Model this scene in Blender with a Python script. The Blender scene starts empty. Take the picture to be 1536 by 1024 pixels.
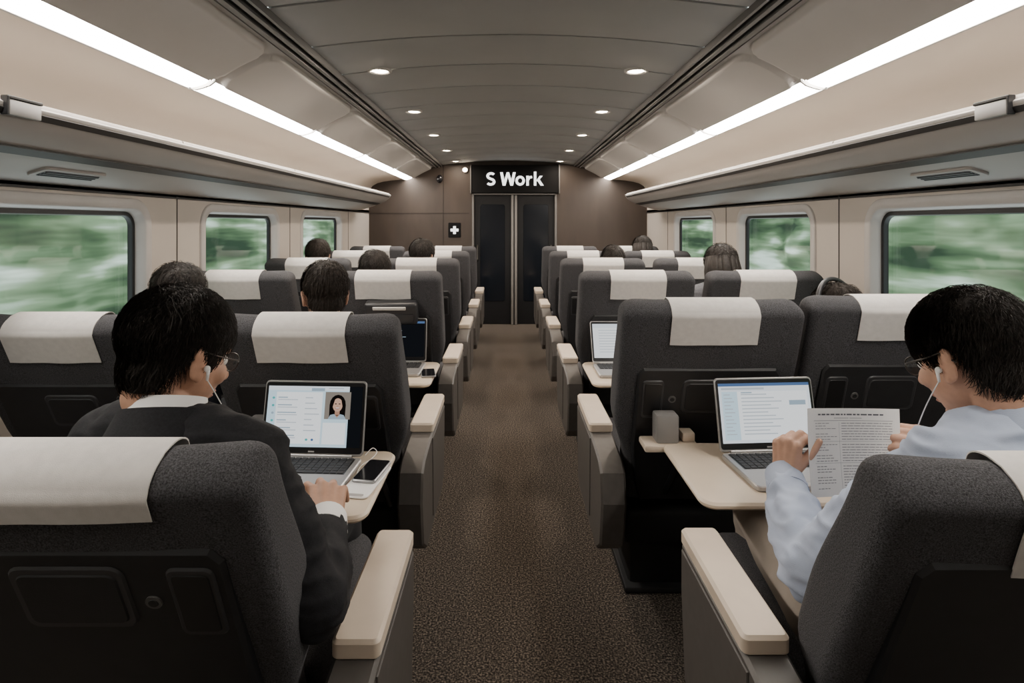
import bpy, bmesh, math, random
from math import sin, cos, pi, radians, sqrt, tan
from mathutils import Vector, Matrix, Euler, noise
random.seed(7)
C = bpy.context.scene.collection
V = Vector
ZOOM = None

# ------------------------------------------------------------------ materials
MATS = {}
def nodes(name):
    m = bpy.data.materials.new(name); m.use_nodes = True
    nt = m.node_tree; b = nt.nodes['Principled BSDF']
    MATS[name] = m
    return m, nt, b
def M(name, col, rough=.6, metal=0, var=0, vscale=6, bump=0, bscale=200, spec=.5, stretch=None):
    m, nt, b = nodes(name)
    b.inputs['Roughness'].default_value = rough
    b.inputs['Metallic'].default_value = metal
    b.inputs['Specular IOR Level'].default_value = spec
    tc = nt.nodes.new('ShaderNodeTexCoord')
    src = tc.outputs['Object']
    if stretch:
        mp = nt.nodes.new('ShaderNodeMapping'); mp.inputs['Scale'].default_value = stretch
        nt.links.new(src, mp.inputs['Vector']); src = mp.outputs['Vector']
    n = nt.nodes.new('ShaderNodeTexNoise'); n.inputs['Scale'].default_value = vscale
    n.inputs['Detail'].default_value = 4
    nt.links.new(src, n.inputs['Vector'])
    r = nt.nodes.new('ShaderNodeValToRGB')
    v = var if var else .04
    r.color_ramp.elements[0].position = .3; r.color_ramp.elements[1].position = .7
    r.color_ramp.elements[0].color = (*[c*(1-v) for c in col], 1)
    r.color_ramp.elements[1].color = (*[min(1, c*(1+v)) for c in col], 1)
    nt.links.new(n.outputs['Fac'], r.inputs['Fac'])
    nt.links.new(r.outputs['Color'], b.inputs['Base Color'])
    if bump:
        n2 = nt.nodes.new('ShaderNodeTexNoise'); n2.inputs['Scale'].default_value = bscale
        nt.links.new(src, n2.inputs['Vector'])
        bp = nt.nodes.new('ShaderNodeBump'); bp.inputs['Strength'].default_value = bump
        bp.inputs['Distance'].default_value = .002
        nt.links.new(n2.outputs['Fac'], bp.inputs['Height'])
        nt.links.new(bp.outputs['Normal'], b.inputs['Normal'])
    return m
def E(name, col, strength):
    m, nt, b = nodes(name)
    nt.nodes.remove(b)
    e = nt.nodes.new('ShaderNodeEmission')
    e.inputs['Color'].default_value = (*col, 1); e.inputs['Strength'].default_value = strength
    nt.links.new(e.outputs[0], nt.nodes['Material Output'].inputs['Surface'])
    return m

M('seat_fabric', (.071, .070, .075), .95, var=.6, vscale=430, bump=.8, bscale=700, spec=.2)
M('shell', (.015, .015, .017), .5, var=.15, vscale=30, bump=.15, bscale=700)
M('shell_edge', (.034, .034, .037), .4)
M('base_dark', (.009, .009, .010), .6)
M('cloth', (.66, .63, .60), .95, var=.05, vscale=60, bump=.3, bscale=900, spec=.15)
M('pad', (.60, .50, .40), .5, var=.05, vscale=14)
M('arm_side', (.076, .068, .062), .5, var=.1, vscale=40)
M('tray', (.66, .55, .43), .38, var=.04, vscale=9)
M('cup_grey', (.22, .21, .205), .45)
M('knob_grey', (.10, .098, .096), .45)
M('ceil', (.385, .390, .392), .7, var=.04, vscale=3)
M('ceil_gap_shade', (.04, .039, .038), .9)  # dark colour stands in for the shade inside the ceiling seams
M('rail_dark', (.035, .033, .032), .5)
M('rail_mid', (.20, .19, .18), .5)
M('side_panel', (.54, .52, .50), .7, var=.03, vscale=2)
M('cove', (.76, .675, .585), .65, var=.03, vscale=2)  # wall colour lightened and warmed to carry the strip lights' glow
M('wall', (.57, .52, .47), .6, var=.03, vscale=3)
M('rack', (.40, .375, .352), .5, var=.04, vscale=2)
M('rack_rim', (.34, .30, .265), .5)
M('plate_grey', (.36, .345, .335), .4)
M('frame', (.56, .54, .525), .45)
M('black', (.008, .008, .009), .4)
M('end_brown', (.043, .030, .0225), .55, var=.2, vscale=5, stretch=(1, 1, .3))
M('end_gap', (.014, .010, .008), .8)
M('metal', (.11, .106, .10), .6, .9)
M('door_trim', (.13, .124, .118), .5)
M('door_dark', (.006, .006, .0075), .5, spec=.35)
M('door_glass', (.006, .008, .012), .15)
M('sign_black', (.004, .004, .0045), .8, spec=.2)
M('laptop_metal', (.40, .39, .385), .38, .6)
M('phone_silver', (.34, .34, .35), .35, .7)
M('key', (.016, .016, .018), .55)
M('bezel', (.008, .008, .009), .3)
M('paper', (.80, .77, .73), .9, var=.02, vscale=8)
M('ink', (.30, .29, .29), .9)
M('ink_dark', (.10, .10, .11), .9)
M('skin', (.47, .262, .175), .55, var=.10, vscale=40, bump=.15, bscale=500)
M('skin_warm', (.50, .285, .195), .55, var=.10, vscale=40, bump=.15, bscale=500)
M('hair', (.018, .0142, .012), .66, var=.45, vscale=90, spec=.28)
M('hair_brown', (.021, .0155, .012), .7, var=.4, vscale=90, spec=.22)
M('suit', (.0135, .0135, .016), .85, var=.2, vscale=200, bump=.3, bscale=700, spec=.25)
M('shirt_blue', (.42, .48, .61), .85, var=.04, vscale=10, bump=.2, bscale=600, spec=.2)
M('shirt_white', (.80, .79, .78), .85, spec=.2)
M('trouser_khaki', (.30, .255, .215), .9, var=.06, vscale=20, bump=.3, bscale=600)
M('trouser_dark', (.014, .014, .016), .9)
M('knit_grey', (.09, .09, .10), .95, var=.2, vscale=120)
M('knit_navy', (.025, .03, .045), .95, var=.2, vscale=120)
M('shoe', (.012, .010, .009), .35)
M('eye_white', (.75, .73, .70), .25)
M('iris', (.02, .012, .008), .2)
M('lip', (.42, .19, .15), .5)
M('white_plastic', (.85, .84, .83), .35)
M('phone_glass', (.010, .010, .012), .12)
M('gold_frame', (.06, .05, .045), .3, .7)
E('strip', (1.0, .93, .84), 41.0)
E('lamp', (1.0, .82, .62), 45.0)
E('white_letter', (1, .98, .95), 2.6)
E('u_bg', (.60, .79, .90), 1.0)
E('u_bg2', (.82, .88, .94), 1.0)
E('u_white', (.92, .95, .97), 1.05)
E('u_line', (.42, .55, .66), .8)
E('u_line2', (.62, .69, .76), .8)
E('u_dark', (.012, .014, .018), .5)
E('u_blue', (.12, .22, .45), .7)
E('u_teal', (.10, .55, .55), .8)
E('u_purple', (.25, .12, .60), .8)
E('u_brown', (.40, .35, .30), .6)
E('u_face', (.70, .43, .31), .85)
E('u_shade', (.52, .29, .20), .85)
E('u_hair', (.012, .009, .008), .5)
E('u_lip', (.55, .2, .17), .6)

def carpet():
    m, nt, b = nodes('carpet')
    b.inputs['Roughness'].default_value = 1; b.inputs['Specular IOR Level'].default_value = .02
    tc = nt.nodes.new('ShaderNodeTexCoord')
    n = nt.nodes.new('ShaderNodeTexNoise'); n.inputs['Scale'].default_value = 160; n.inputs['Detail'].default_value = 4
    nt.links.new(tc.outputs['Object'], n.inputs['Vector'])
    r = nt.nodes.new('ShaderNodeValToRGB'); cr = r.color_ramp
    cr.elements[0].position = .37; cr.elements[0].color = (.026, .023, .021, 1)
    cr.elements[1].position = .69; cr.elements[1].color = (.25, .208, .170, 1)
    e = cr.elements.new(.5); e.color = (.073, .063, .055, 1)
    nt.links.new(n.outputs['Fac'], r.inputs['Fac'])
    nt.links.new(r.outputs['Color'], b.inputs['Base Color'])
    bp = nt.nodes.new('ShaderNodeBump'); bp.inputs['Strength'].default_value = .4; bp.inputs['Distance'].default_value = .003
    nt.links.new(n.outputs['Fac'], bp.inputs['Height']); nt.links.new(bp.outputs['Normal'], b.inputs['Normal'])
carpet()
def foliage():
    m, nt, b = nodes('foliage')
    b.inputs['Roughness'].default_value = 1; b.inputs['Specular IOR Level'].default_value = .05
    tc = nt.nodes.new('ShaderNodeTexCoord')
    def ns(scale, st, det):
        mp = nt.nodes.new('ShaderNodeMapping'); mp.inputs['Scale'].default_value = st
        nt.links.new(tc.outputs['Object'], mp.inputs['Vector'])
        n = nt.nodes.new('ShaderNodeTexNoise'); n.inputs['Scale'].default_value = scale; n.inputs['Detail'].default_value = det
        nt.links.new(mp.outputs['Vector'], n.inputs['Vector']); return n
    a = ns(1.4, (.8, .50, 1.5), 2); c = ns(6, (.4, .11, 1.3), 2)
    mx = nt.nodes.new('ShaderNodeMath'); mx.operation = 'MULTIPLY_ADD'
    mx.inputs[1].default_value = .36
    nt.links.new(c.outputs['Fac'], mx.inputs[0])
    m2 = nt.nodes.new('ShaderNodeMath'); m2.operation = 'MULTIPLY'; m2.inputs[1].default_value = .64
    nt.links.new(a.outputs['Fac'], m2.inputs[0]); nt.links.new(m2.outputs[0], mx.inputs[2])
    r = nt.nodes.new('ShaderNodeValToRGB'); cr = r.color_ramp
    cr.elements[0].position = .37; cr.elements[0].color = (.030, .052, .032, 1)
    cr.elements[1].position = .66; cr.elements[1].color = (.66, .73, .65, 1)
    e = cr.elements.new(.47); e.color = (.090, .142, .076, 1)
    e = cr.elements.new(.56); e.color = (.22, .30, .185, 1)
    nt.links.new(mx.outputs[0], r.inputs['Fac']); nt.links.new(r.outputs['Color'], b.inputs['Base Color'])
foliage()
def glass():
    m, nt, b = nodes('glass')
    nt.nodes.remove(b)
    t = nt.nodes.new('ShaderNodeBsdfTransparent'); t.inputs['Color'].default_value = (.9, .94, .93, 1)
    g = nt.nodes.new('ShaderNodeBsdfGlossy'); g.inputs['Roughness'].default_value = .03
    x = nt.nodes.new('ShaderNodeMixShader'); x.inputs[0].default_value = .05
    nt.links.new(t.outputs[0], x.inputs[1]); nt.links.new(g.outputs[0], x.inputs[2])
    nt.links.new(x.outputs[0], nt.nodes['Material Output'].inputs['Surface'])
glass()

# ------------------------------------------------------------------ mesh helpers
def rr(w, h, r, n=6, cx=0, cy=0):
    pts = []
    for sx, sy, a0 in ((1, 1, 0), (-1, 1, 90), (-1, -1, 180), (1, -1, 270)):
        for i in range(n+1):
            a = radians(a0+90*i/n)
            pts.append((cx+sx*(w/2-r)+r*cos(a), cy+sy*(h/2-r)+r*sin(a)))
    return pts
def inset(pts, d):
    n = len(pts); out = []
    area = sum(pts[i][0]*pts[(i+1) % n][1]-pts[(i+1) % n][0]*pts[i][1] for i in range(n))
    s = 1 if area > 0 else -1
    for i in range(n):
        p0, p1, p2 = V(pts[i-1]), V(pts[i]), V(pts[(i+1) % n])
        e1 = (p1-p0); e2 = (p2-p1)
        if e1.length < 1e-9: e1 = e2
        if e2.length < 1e-9: e2 = e1
        e1 = e1.normalized(); e2 = e2.normalized()
        n1 = V((-e1.y, e1.x))*s; n2 = V((-e2.y, e2.x))*s
        nn = n1+n2
        k = nn.length_squared
        nn = nn*(2/k) if k > .2 else n1
        out.append((p1.x+nn.x*d, p1.y+nn.y*d))
    return out
_S = {}
def usph(nu, nv):
    if (nu, nv) not in _S:
        bm = bmesh.new(); bmesh.ops.create_uvsphere(bm, u_segments=nu, v_segments=nv, radius=1)
        bm.verts.index_update()
        _S[(nu, nv)] = ([v.co.copy() for v in bm.verts], [[v.index for v in f.verts] for f in bm.faces]); bm.free()
    return _S[(nu, nv)]
def frame_of(d):
    d = d.normalized(); a = V((0, 0, 1)) if abs(d.z) < .9 else V((1, 0, 0))
    x = d.cross(a).normalized(); y = d.cross(x).normalized()
    return x, y
class MB:
    def __init__(s): s.v = []; s.f = []; s.m = []
    def add(s, vs, fs, mat=0):
        o = len(s.v); s.v += [V(p) for p in vs]; s.f += [[i+o for i in f] for f in fs]; s.m += [mat]*len(fs); return s
    def box(s, c, size, r=0, seg=2, mat=0, R=None):
        bm = bmesh.new(); bmesh.ops.create_cube(bm, size=1)
        for v in bm.verts: v.co = V((v.co.x*size[0], v.co.y*size[1], v.co.z*size[2]))
        if r > 0: bmesh.ops.bevel(bm, geom=list(bm.edges), offset=r, segments=seg, profile=.5, affect='EDGES')
        bm.verts.index_update()
        vs = [(R @ v.co if R else v.co)+V(c) for v in bm.verts]
        s.add(vs, [[v.index for v in f.verts] for f in bm.faces], mat); bm.free(); return s
    def ell(s, c, rad, R=None, nu=20, nv=14, mat=0):
        vs, fs = usph(nu, nv); c = V(c)
        out = []
        for p in vs:
            q = V((p.x*rad[0], p.y*rad[1], p.z*rad[2]))
            out.append((R @ q if R else q)+c)
        return s.add(out, fs, mat)
    def cone(s, p0, p1, r0, r1, n=14, mat=0):
        p0 = V(p0); p1 = V(p1); x, y = frame_of(p1-p0)
        vs = []
        for p, r in ((p0, r0), (p1, r1)):
            vs += [p+x*(r*cos(2*pi*i/n))+y*(r*sin(2*pi*i/n)) for i in range(n)]
        fs = [[i, (i+1) % n, n+(i+1) % n, n+i] for i in range(n)]+[list(range(n))[::-1], list(range(n, 2*n))]
        return s.add(vs, fs, mat)
    def limb(s, pts, radii, n=14, mat=0):
        for i, (p, r) in enumerate(zip(pts, radii)):
            s.ell(p, (r, r, r), None, n, max(8, n*2//3), mat)
            if i: s.cone(pts[i-1], p, radii[i-1], r, n, mat)
        return s
    def tube(s, pts, r, n=8, closed=False, mat=0):
        pts = [V(p) for p in pts]; N = len(pts); vs = []; ref = None
        for i, p in enumerate(pts):
            a = pts[i-1] if (i or closed) else p; b = pts[(i+1) % N] if (i < N-1 or closed) else p
            d = (b-a).normalized()
            if ref is None: x, y = frame_of(d)
            else:
                x = (ref-d*ref.dot(d)).normalized(); y = d.cross(x)
            ref = x
            rad = r[i] if isinstance(r, (list, tuple)) else r
            vs += [p+x*(rad*cos(2*pi*k/n))+y*(rad*sin(2*pi*k/n)) for k in range(n)]
        fs = []
        for i in range(N if closed else N-1):
            j = (i+1) % N
            for k in range(n): fs.append([i*n+k, i*n+(k+1) % n, j*n+(k+1) % n, j*n+k])
        if not closed: fs += [list(range(n))[::-1], [(N-1)*n+k for k in range(n)]]
        return s.add(vs, fs, mat)
    def prism(s, pts, w0, w1, fn, b=0, mat=0):
        n = len(pts)
        if b: rings = [(inset(pts, b), w0), (pts, w0+(b if w1 > w0 else -b)), (pts, w1-(b if w1 > w0 else -b)), (inset(pts, b), w1)]
        else: rings = [(pts, w0), (pts, w1)]
        vs = [fn(u, v, w) for P, w in rings for u, v in P]; fs = []
        for k in range(len(rings)-1):
            for i in range(n): fs.append([k*n+i, k*n+(i+1) % n, (k+1)*n+(i+1) % n, (k+1)*n+i])
        fs += [list(range(n))[::-1], [(len(rings)-1)*n+i for i in range(n)]]
        return s.add(vs, fs, mat)
    def loft(s, rings, closed=True, cap=True, mat=0):
        n = len(rings[0]); vs = [p for r in rings for p in r]; fs = []
        for k in range(len(rings)-1):
            for i in range(n if closed else n-1):
                fs.append([k*n+i, k*n+(i+1) % n, (k+1)*n+(i+1) % n, (k+1)*n+i])
        if cap: fs += [list(range(n))[::-1], [(len(rings)-1)*n+i for i in range(n)]]
        return s.add(vs, fs, mat)
    def quad(s, pts, mat=0): return s.add(pts, [list(range(len(pts)))], mat)
    def mesh(s, name, mats, smooth=35, recalc=True):
        me = bpy.data.meshes.new(name); me.from_pydata([tuple(v) for v in s.v], [], s.f)
        for m in (mats if isinstance(mats, (list, tuple)) else [mats]): me.materials.append(MATS[m])
        me.polygons.foreach_set('material_index', s.m)
        if recalc:
            bm = bmesh.new(); bm.from_mesh(me); bmesh.ops.recalc_face_normals(bm, faces=bm.faces); bm.to_mesh(me); bm.free()
        if smooth:
            me.shade_smooth()
            if smooth < 180: me.set_sharp_from_angle(angle=radians(smooth))
        me.update(); return me
def tag(o, label=None, cat=None, group=None, kind=None):
    if label: o['label'] = label
    if cat: o['category'] = cat
    if group: o['group'] = group
    if kind: o['kind'] = kind
    return o
def put(name, me, parent=None, loc=(0, 0, 0), rot=(0, 0, 0)):
    o = bpy.data.objects.new(name, me); C.objects.link(o); o.location = loc; o.rotation_euler = rot
    if parent: o.parent = parent
    return o
def empty(name, loc=(0, 0, 0), rot=(0, 0, 0)): 
    o = put(name, None, None, loc, rot); o.empty_display_size = .1; return o
def copy_tree(o, parent=None):
    c = o.copy(); C.objects.link(c)
    if parent: c.parent = parent
    for ch in [x for x in bpy.data.objects if x.parent == o]: copy_tree(ch, c)
    return c
def remesh(mb, voxel, smooth=4, mats='skin', disp=0, dscale=9, name='m'):
    me = mb.mesh('tmp', mats, 0)
    o = put('tmp', me)
    r = o.modifiers.new('r', 'REMESH'); r.mode = 'VOXEL'; r.voxel_size = voxel; r.use_smooth_shade = True
    if smooth:
        sm = o.modifiers.new('s', 'SMOOTH'); sm.factor = .5; sm.iterations = smooth
    dg = bpy.context.evaluated_depsgraph_get(); dg.update()
    out = bpy.data.meshes.new_from_object(o.evaluated_get(dg)); out.name = name
    bpy.data.objects.remove(o); bpy.data.meshes.remove(me)
    if disp:
        ns = [v.normal.copy() for v in out.vertices]
        for v, nn in zip(out.vertices, ns):
            p = v.co*dscale
            f = noise.noise(V((p.x, p.y, p.z*1.6)))+.4*noise.noise(p*2.3)
            w = V((p.x*.7+.6*p.z+5, p.y*.7, p.z*2.0))
            f2 = (1-abs(noise.noise(w))*2.6)
            f3 = (1-abs(noise.noise(V((w.y*1.3+9, w.z*1.1, w.x*1.2))))*2.6)
            v.co += nn*(disp*(f*.45+max(f2, -.3)*.5+max(f3, -.3)*.35))
    out.materials.clear()
    for m in (mats if isinstance(mats, (list, tuple)) else [mats]): out.materials.append(MATS[m])
    for p in out.polygons: p.use_smooth = True; p.material_index = 0
    return out
def plate(outer, holes, thick, fn, name):
    cu = bpy.data.curves.new('c', 'CURVE'); cu.dimensions = '2D'; cu.fill_mode = 'BOTH'; cu.extrude = thick/2
    for pts in [outer]+holes:
        sp = cu.splines.new('POLY'); sp.points.add(len(pts)-1)
        for p, q in zip(sp.points, pts): p.co = (q[0], q[1], 0, 1)
        sp.use_cyclic_u = True
    o = bpy.data.objects.new('c', cu); C.objects.link(o)
    dg = bpy.context.evaluated_depsgraph_get(); dg.update()
    me = bpy.data.meshes.new_from_object(o.evaluated_get(dg))
    vs = [fn(*v.co) for v in me.vertices]; fs = [list(p.vertices) for p in me.polygons]
    bpy.data.objects.remove(o); bpy.data.curves.remove(cu); bpy.data.meshes.remove(me)
    return vs, fs
def sst(a, b, x):
    t = max(0, min(1, (x-a)/(b-a))); return t*t*(3-2*t)

# ------------------------------------------------------------------ the carriage
YB, YE = -1.6, 7.36
WX = 1.785
mb = MB(); mb.box((0, (YB+YE)/2+.1, -.03), (3.7, YE-YB+.3, .06))
tag(put('floor', mb.mesh('floor', 'carpet', 0)), kind='structure')

mb = MB(); xs = [-.84+1.68*i/24 for i in range(25)]
y = YB
edges = [YB]
while y+.45 < YE: y += .45; edges.append(y)
edges.append(YE+.02)
cz = lambda x: 2.105-.055*(x/.84)**2
for i in range(len(edges)-1):
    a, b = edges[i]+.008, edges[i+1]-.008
    mb.loft([[V((x, yy, cz(x)+dz)) for x in xs] for yy, dz in ((a, .014), (a, .002), (a+.004, 0), (b-.004, 0), (b, .002), (b, .014))], False, False)
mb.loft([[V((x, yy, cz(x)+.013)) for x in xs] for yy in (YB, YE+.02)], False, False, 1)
tag(put('ceiling', mb.mesh('ceiling', ['ceil', 'ceil_gap_shade'], 35, False)), kind='structure')

def rails(s, n):
    mb = MB()
    P = [(.835, 2.05), (.845, 2.03), (.857, 2.03), (.862, 2.045), (.872, 2.045), (.876, 2.022), (.893, 2.02), (.897, 2.04), (.907, 2.04), (.911, 2.014), (.93, 2.010), (.934, 2.03), (.946, 2.03), (.95, 2.02)]
    for k in range(len(P)-1):
        m = 1 if k in (1, 5, 9, 12) else 0
        mb.loft([[V((s*x, yy, z)) for x, z in P[k:k+2]] for yy in (YB, YE+.02)], False, False, m)
    tag(put('trim_%d' % n, mb.mesh('rail', ['rail_dark', 'rail_mid'], 20, False)), kind='structure')
rails(-1, 1); rails(1, 2)

def side_panels(s, n):
    mb = MB()
    L = 1.25; nu, nv = 26, 90
    def prof(t): 
        x = .95+.265*t; z = 2.022-.125*t**1.5
        return x, z
    y0 = -1.37
    while y0 < YE:
        rows = []
        for j in range(nv+1):
            v = j/nv*L; row = []
            for i in range(nu+1):
                t = i/nu; x, z = prof(t); u = t*.30
                qx = abs(u-.175)-(.145-.10); qy = abs(v-L/2)-(L/2-.012-.10)
                d = sqrt(max(qx, 0)**2+max(qy, 0)**2)+min(max(qx, qy), 0)-.10
                lift = .022*sst(.004, -.010, d)
                row.append(V((s*(x-lift*.4), min(y0+v, YE+.02), z-lift)))
            rows.append(row)
        mb.loft(rows, False, False)
        y0 += L
    tag(put('trim_%d' % n, mb.mesh('side_panel', 'side_panel', 60, False)), kind='structure')
side_panels(-1, 3); side_panels(1, 4)

WIN = [(.19, 1.20), (1.78, 2.81), (3.37, 4.41), (4.97, 6.10)]
ZW0, ZW1 = .78, 1.368
nwin = 0
for s, side in ((-1, 'left'), (1, 'right')):
    mb = MB()
    holes = [rr(b-a, ZW1-ZW0, .085, 8, (a+b)/2, (ZW0+ZW1)/2) for a, b in WIN]
    vs, fs = plate([(YB, 0), (YE, 0), (YE, 1.47), (YB, 1.47)], holes, .05, lambda u, v, w: V((s*(WX+.025+w), u, v)), 'w')
    mb.add(vs, fs)
    cove = [(1.325, 1.862), (1.40, 1.858), (1.50, 1.850), (1.60, 1.836), (1.68, 1.815), (1.74, 1.78), (1.775, 1.73), (WX, 1.66), (WX, 1.44)]
    mb.loft([[V((s*x, yy, z)) for x, z in cove] for yy in (YB, YE+.02)], False, False, 2)
    for yy in (1.49, 3.09, 4.69, 6.40):
        mb.box((s*(WX-.001), yy, .73), (.004, .006, 1.44), 0, 1, 1)
    mb.box((s*(WX-.003), (YB+YE)/2, 1.436), (.008, YE-YB, .010), 0, 1, 1)
    tag(put('wall_'+side, mb.mesh('wall_'+side, ['wall', 'rail_dark', 'cove'], 40)), kind='structure')
    for a, b in WIN:
        nwin += 1
        cy, czz = (a+b)/2, (ZW0+ZW1)/2; w, h = b-a, ZW1-ZW0
        g = MB(); pts = rr(w-.03, h-.03, .07, 8)
        g.prism(pts, 0, .006, lambda u, v, q: V((s*(.06+q), u, v)))
        root = put('window_%d' % nwin, g.mesh('pane', 'glass', 30), None, (s*WX, cy, czz)); tag(root, kind='structure')
        f = MB()
        def ring(off, ww):
            return [V((s*ww, u, v)) for u, v in rr(w+2*off, h+2*off, .085+off, 8)]
        f.loft([ring(.052, .004), ring(.050, -.008), ring(.044, -.012), ring(.006, -.012), ring(.0, -.008), ring(-.014, .045)], True, False)
        put('window_frame', f.mesh('window_frame', 'frame', 50), root)
        f = MB(); f.loft([ring(-.010, .044), ring(-.012, .036), ring(-.030, .036), ring(-.034, .048), ring(-.034, .058)], True, False)
        put('gasket', f.mesh('gasket', 'black', 50), root)

DX0, DX1, DZ = -.462, .625, 1.685
mb = MB()
vs, fs = plate([(-1.9, 0), (DX0, 0), (DX0, DZ), (DX1, DZ), (DX1, 0), (1.9, 0), (1.9, 2.2), (-1.9, 2.2)], [], .06, lambda u, v, w: V((u, YE+.03+w, v)), 'e')
mb.add(vs, fs)
mb.box((-.83, YE-.001, 1.05), (.006, .006, 2.1), 0, 1, 1)
mb.box((-1.175, YE-.001, 1.43), (1.35, .006, .006), 0, 1, 1)
tag(put('wall_end', mb.mesh('wall_end', ['end_brown', 'end_gap'], 30)), kind='structure')
mb = MB(); mb.box((0, YB-.03, 1.05), (3.7, .06, 2.2))
tag(put('wall_rear', mb.mesh('wall_rear', 'wall', 0)), kind='structure')

door = tag(empty('door_1', ((DX0+DX1)/2, YE+.02, 0)), kind='structure')
hw = (DX1-DX0)/2
f = MB(); f.box((0, .085, DZ/2), (2*hw+.3, .03, DZ+.3)); put('light_blocker', f.mesh('light_blocker', 'black', 0), door)  # unseen black sheet, added to stop sky light leaking round the leaves
f = MB()
for x in (-hw+.013, hw-.013): f.box((x, -.005, DZ/2), (.026, .07, DZ), .006)
f.box((0, -.005, DZ-.010), (2*hw, .07, .020), .006)
put('door_frame', f.mesh('door_frame', 'door_trim', 30), door)
f = MB()
for x in (-.026, .020): f.box((x, -.0, DZ/2-.01), (.030, .05, DZ-.02), .006)
f.box((-.003, .005, DZ/2-.01), (.014, .04, DZ-.02), 0, 1, 1)
put('mullion', f.mesh('mullion', ['rail_mid', 'black'], 30), door)
for s in (-1, 1):
    x0, x1 = (-hw+.020, -.038) if s < 0 else (.032, hw-.020)
    cx, w = (x0+x1)/2, x1-x0
    f = MB(); f.prism(rr(w, DZ-.012, .01, 2, cx, DZ/2-.004), .025, .06, lambda u, v, q: V((u, q, v)), .003)
    lf = put('leaf', f.mesh('leaf', 'door_dark', 30), door)
    f = MB(); f.prism(rr(w*.66, 1.25, .03, 4, cx, .92), .019, .030, lambda u, v, q: V((u, q, v)), .004)
    put('glass_panel', f.mesh('glass_panel', 'door_glass', 30), lf)
    f = MB(); f.tube([(cx+s*w*.40, .03, .82), (cx+s*w*.40, -.02, .84), (cx+s*w*.40, -.02, 1.00), (cx+s*w*.40, .03, 1.02)], .009, 8)
    put('handle', f.mesh('handle', 'metal', 40), lf)

def lettering(width):
    mb = MB(); W2 = .090
    def stroke(pts, closed=False, w=W2):
        pts = [V(p) for p in pts]; n = len(pts); L = []; R = []
        for i, p in enumerate(pts):
            a = pts[i-1] if (i or closed) else None; b = pts[(i+1) % n] if (i < n-1 or closed) else None
            d1 = (p-a).normalized() if a is not None else None; d2 = (b-p).normalized() if b is not None else None
            if d1 is None: d1 = d2
            if d2 is None: d2 = d1
            n1 = V((-d1.y, d1.x)); n2 = V((-d2.y, d2.x)); m = n1+n2; k = m.length_squared
            m = m*(2/k) if k > .35 else m.normalized()*1.7
            L.append(p+m*w); R.append(p-m*w)
        rings = []
        for l, r in zip(L, R):
            rings.append([V((l.x, 0, l.y)), V((r.x, 0, r.y)), V((r.x, .02, r.y)), V((l.x, .02, l.y))])
        if closed: rings.append(rings[0])
        mb.loft(rings, True, not closed)
    def poly(pts): mb.prism(pts, 0, .02, lambda u, v, q: V((u, q, v)))
    arc = lambda cx, cy, rx, ry, a0, a1, n=20: [(cx+rx*cos(radians(a0+(a1-a0)*i/n)), cy+ry*sin(radians(a0+(a1-a0)*i/n))) for i in range(n+1)]
    stroke([(x-.13, y) for x, y in arc(.30, .720, .235, .195, 34, 246)+arc(.27, .282, .245, .195, 66, -146)], False, .086)
    poly([(.80, 1.0), (.985, 1.0), (1.17, .0), (.98, .0)]); poly([(.98, 0), (1.17, 0), (1.42, 1.0), (1.26, 1.0)])
    poly([(1.26, 1.0), (1.42, 1.0), (1.70, 0), (1.51, 0)]); poly([(1.51, 0), (1.70, 0), (1.88, 1.0), (1.695, 1.0)])
    stroke(arc(2.19, .365, .245, .283, 0, 345, 23), True, .084)
    poly([(2.62, 0), (2.79, 0), (2.79, .735), (2.62, .735)]); stroke([(2.73, .42), (2.79, .545), (2.88, .625), (3.02, .645)], False, .084)
    poly([(3.15, 0), (3.32, 0), (3.32, 1.05), (3.15, 1.05)]); poly([(3.29, .33), (3.44, .33), (3.76, .735), (3.55, .735)]); poly([(3.35, .43), (3.48, .56), (3.83, 0), (3.61, 0)])
    xs_ = [v.x for v in mb.v]; k = width/(max(xs_)-min(xs_)); c = (max(xs_)+min(xs_))/2
    for v in mb.v: v.x = (v.x-c)*k; v.z = (v.z-.5)*k*.92; v.y *= .4
    return mb.mesh('lettering', 'white_letter', 0)
sg = tag(empty('sign', (.09, YE-.03, 1.867)), 'black sign board reading S Work in white letters above the far door', 'sign')
f = MB(); f.prism(rr(1.11, .355, .012, 3), 0, .05, lambda u, v, q: V((u, q-.02, v)), .005)
put('board', f.mesh('board', 'sign_black', 30), sg)
for x in (-.565, .565):
    f = MB(); f.box((x, .0, 0), (.016, .06, .37), .004); put('side_frame', f.mesh('side_frame', 'door_trim', 30), sg)
put('lettering', lettering(.73), sg, (.0, -.030, .0))

ws = tag(empty('wall_sign', (-.685, YE-.012, 1.215)), 'small black plate with a white cross on the brown end wall left of the door', 'sign')
f = MB(); f.prism(rr(.16, .19, .012, 3), 0, .012, lambda u, v, q: V((u, q, v)), .003); put('plate', f.mesh('plate', 'sign_black', 30), ws)
f = MB(); f.box((0, -.002, 0), (.10, .004, .034)); f.box((0, -.0025, 0), (.034, .004, .10)); put('cross_mark', f.mesh('cross_mark', 'white_letter', 0), ws)

sc = tag(empty('security_camera', (-.87, YE-.02, 1.855)), 'small dark dome camera high on the brown end wall', 'camera')
f = MB(); f.cone((0, .02, .03), (0, -.03, .03), .035, .035, 20); put('mount', f.mesh('mount', 'black', 40), sc)
f = MB(); f.ell((0, -.045, .01), (.04, .045, .055)); put('dome', f.mesh('dome', 'phone_glass', 180), sc)

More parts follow.
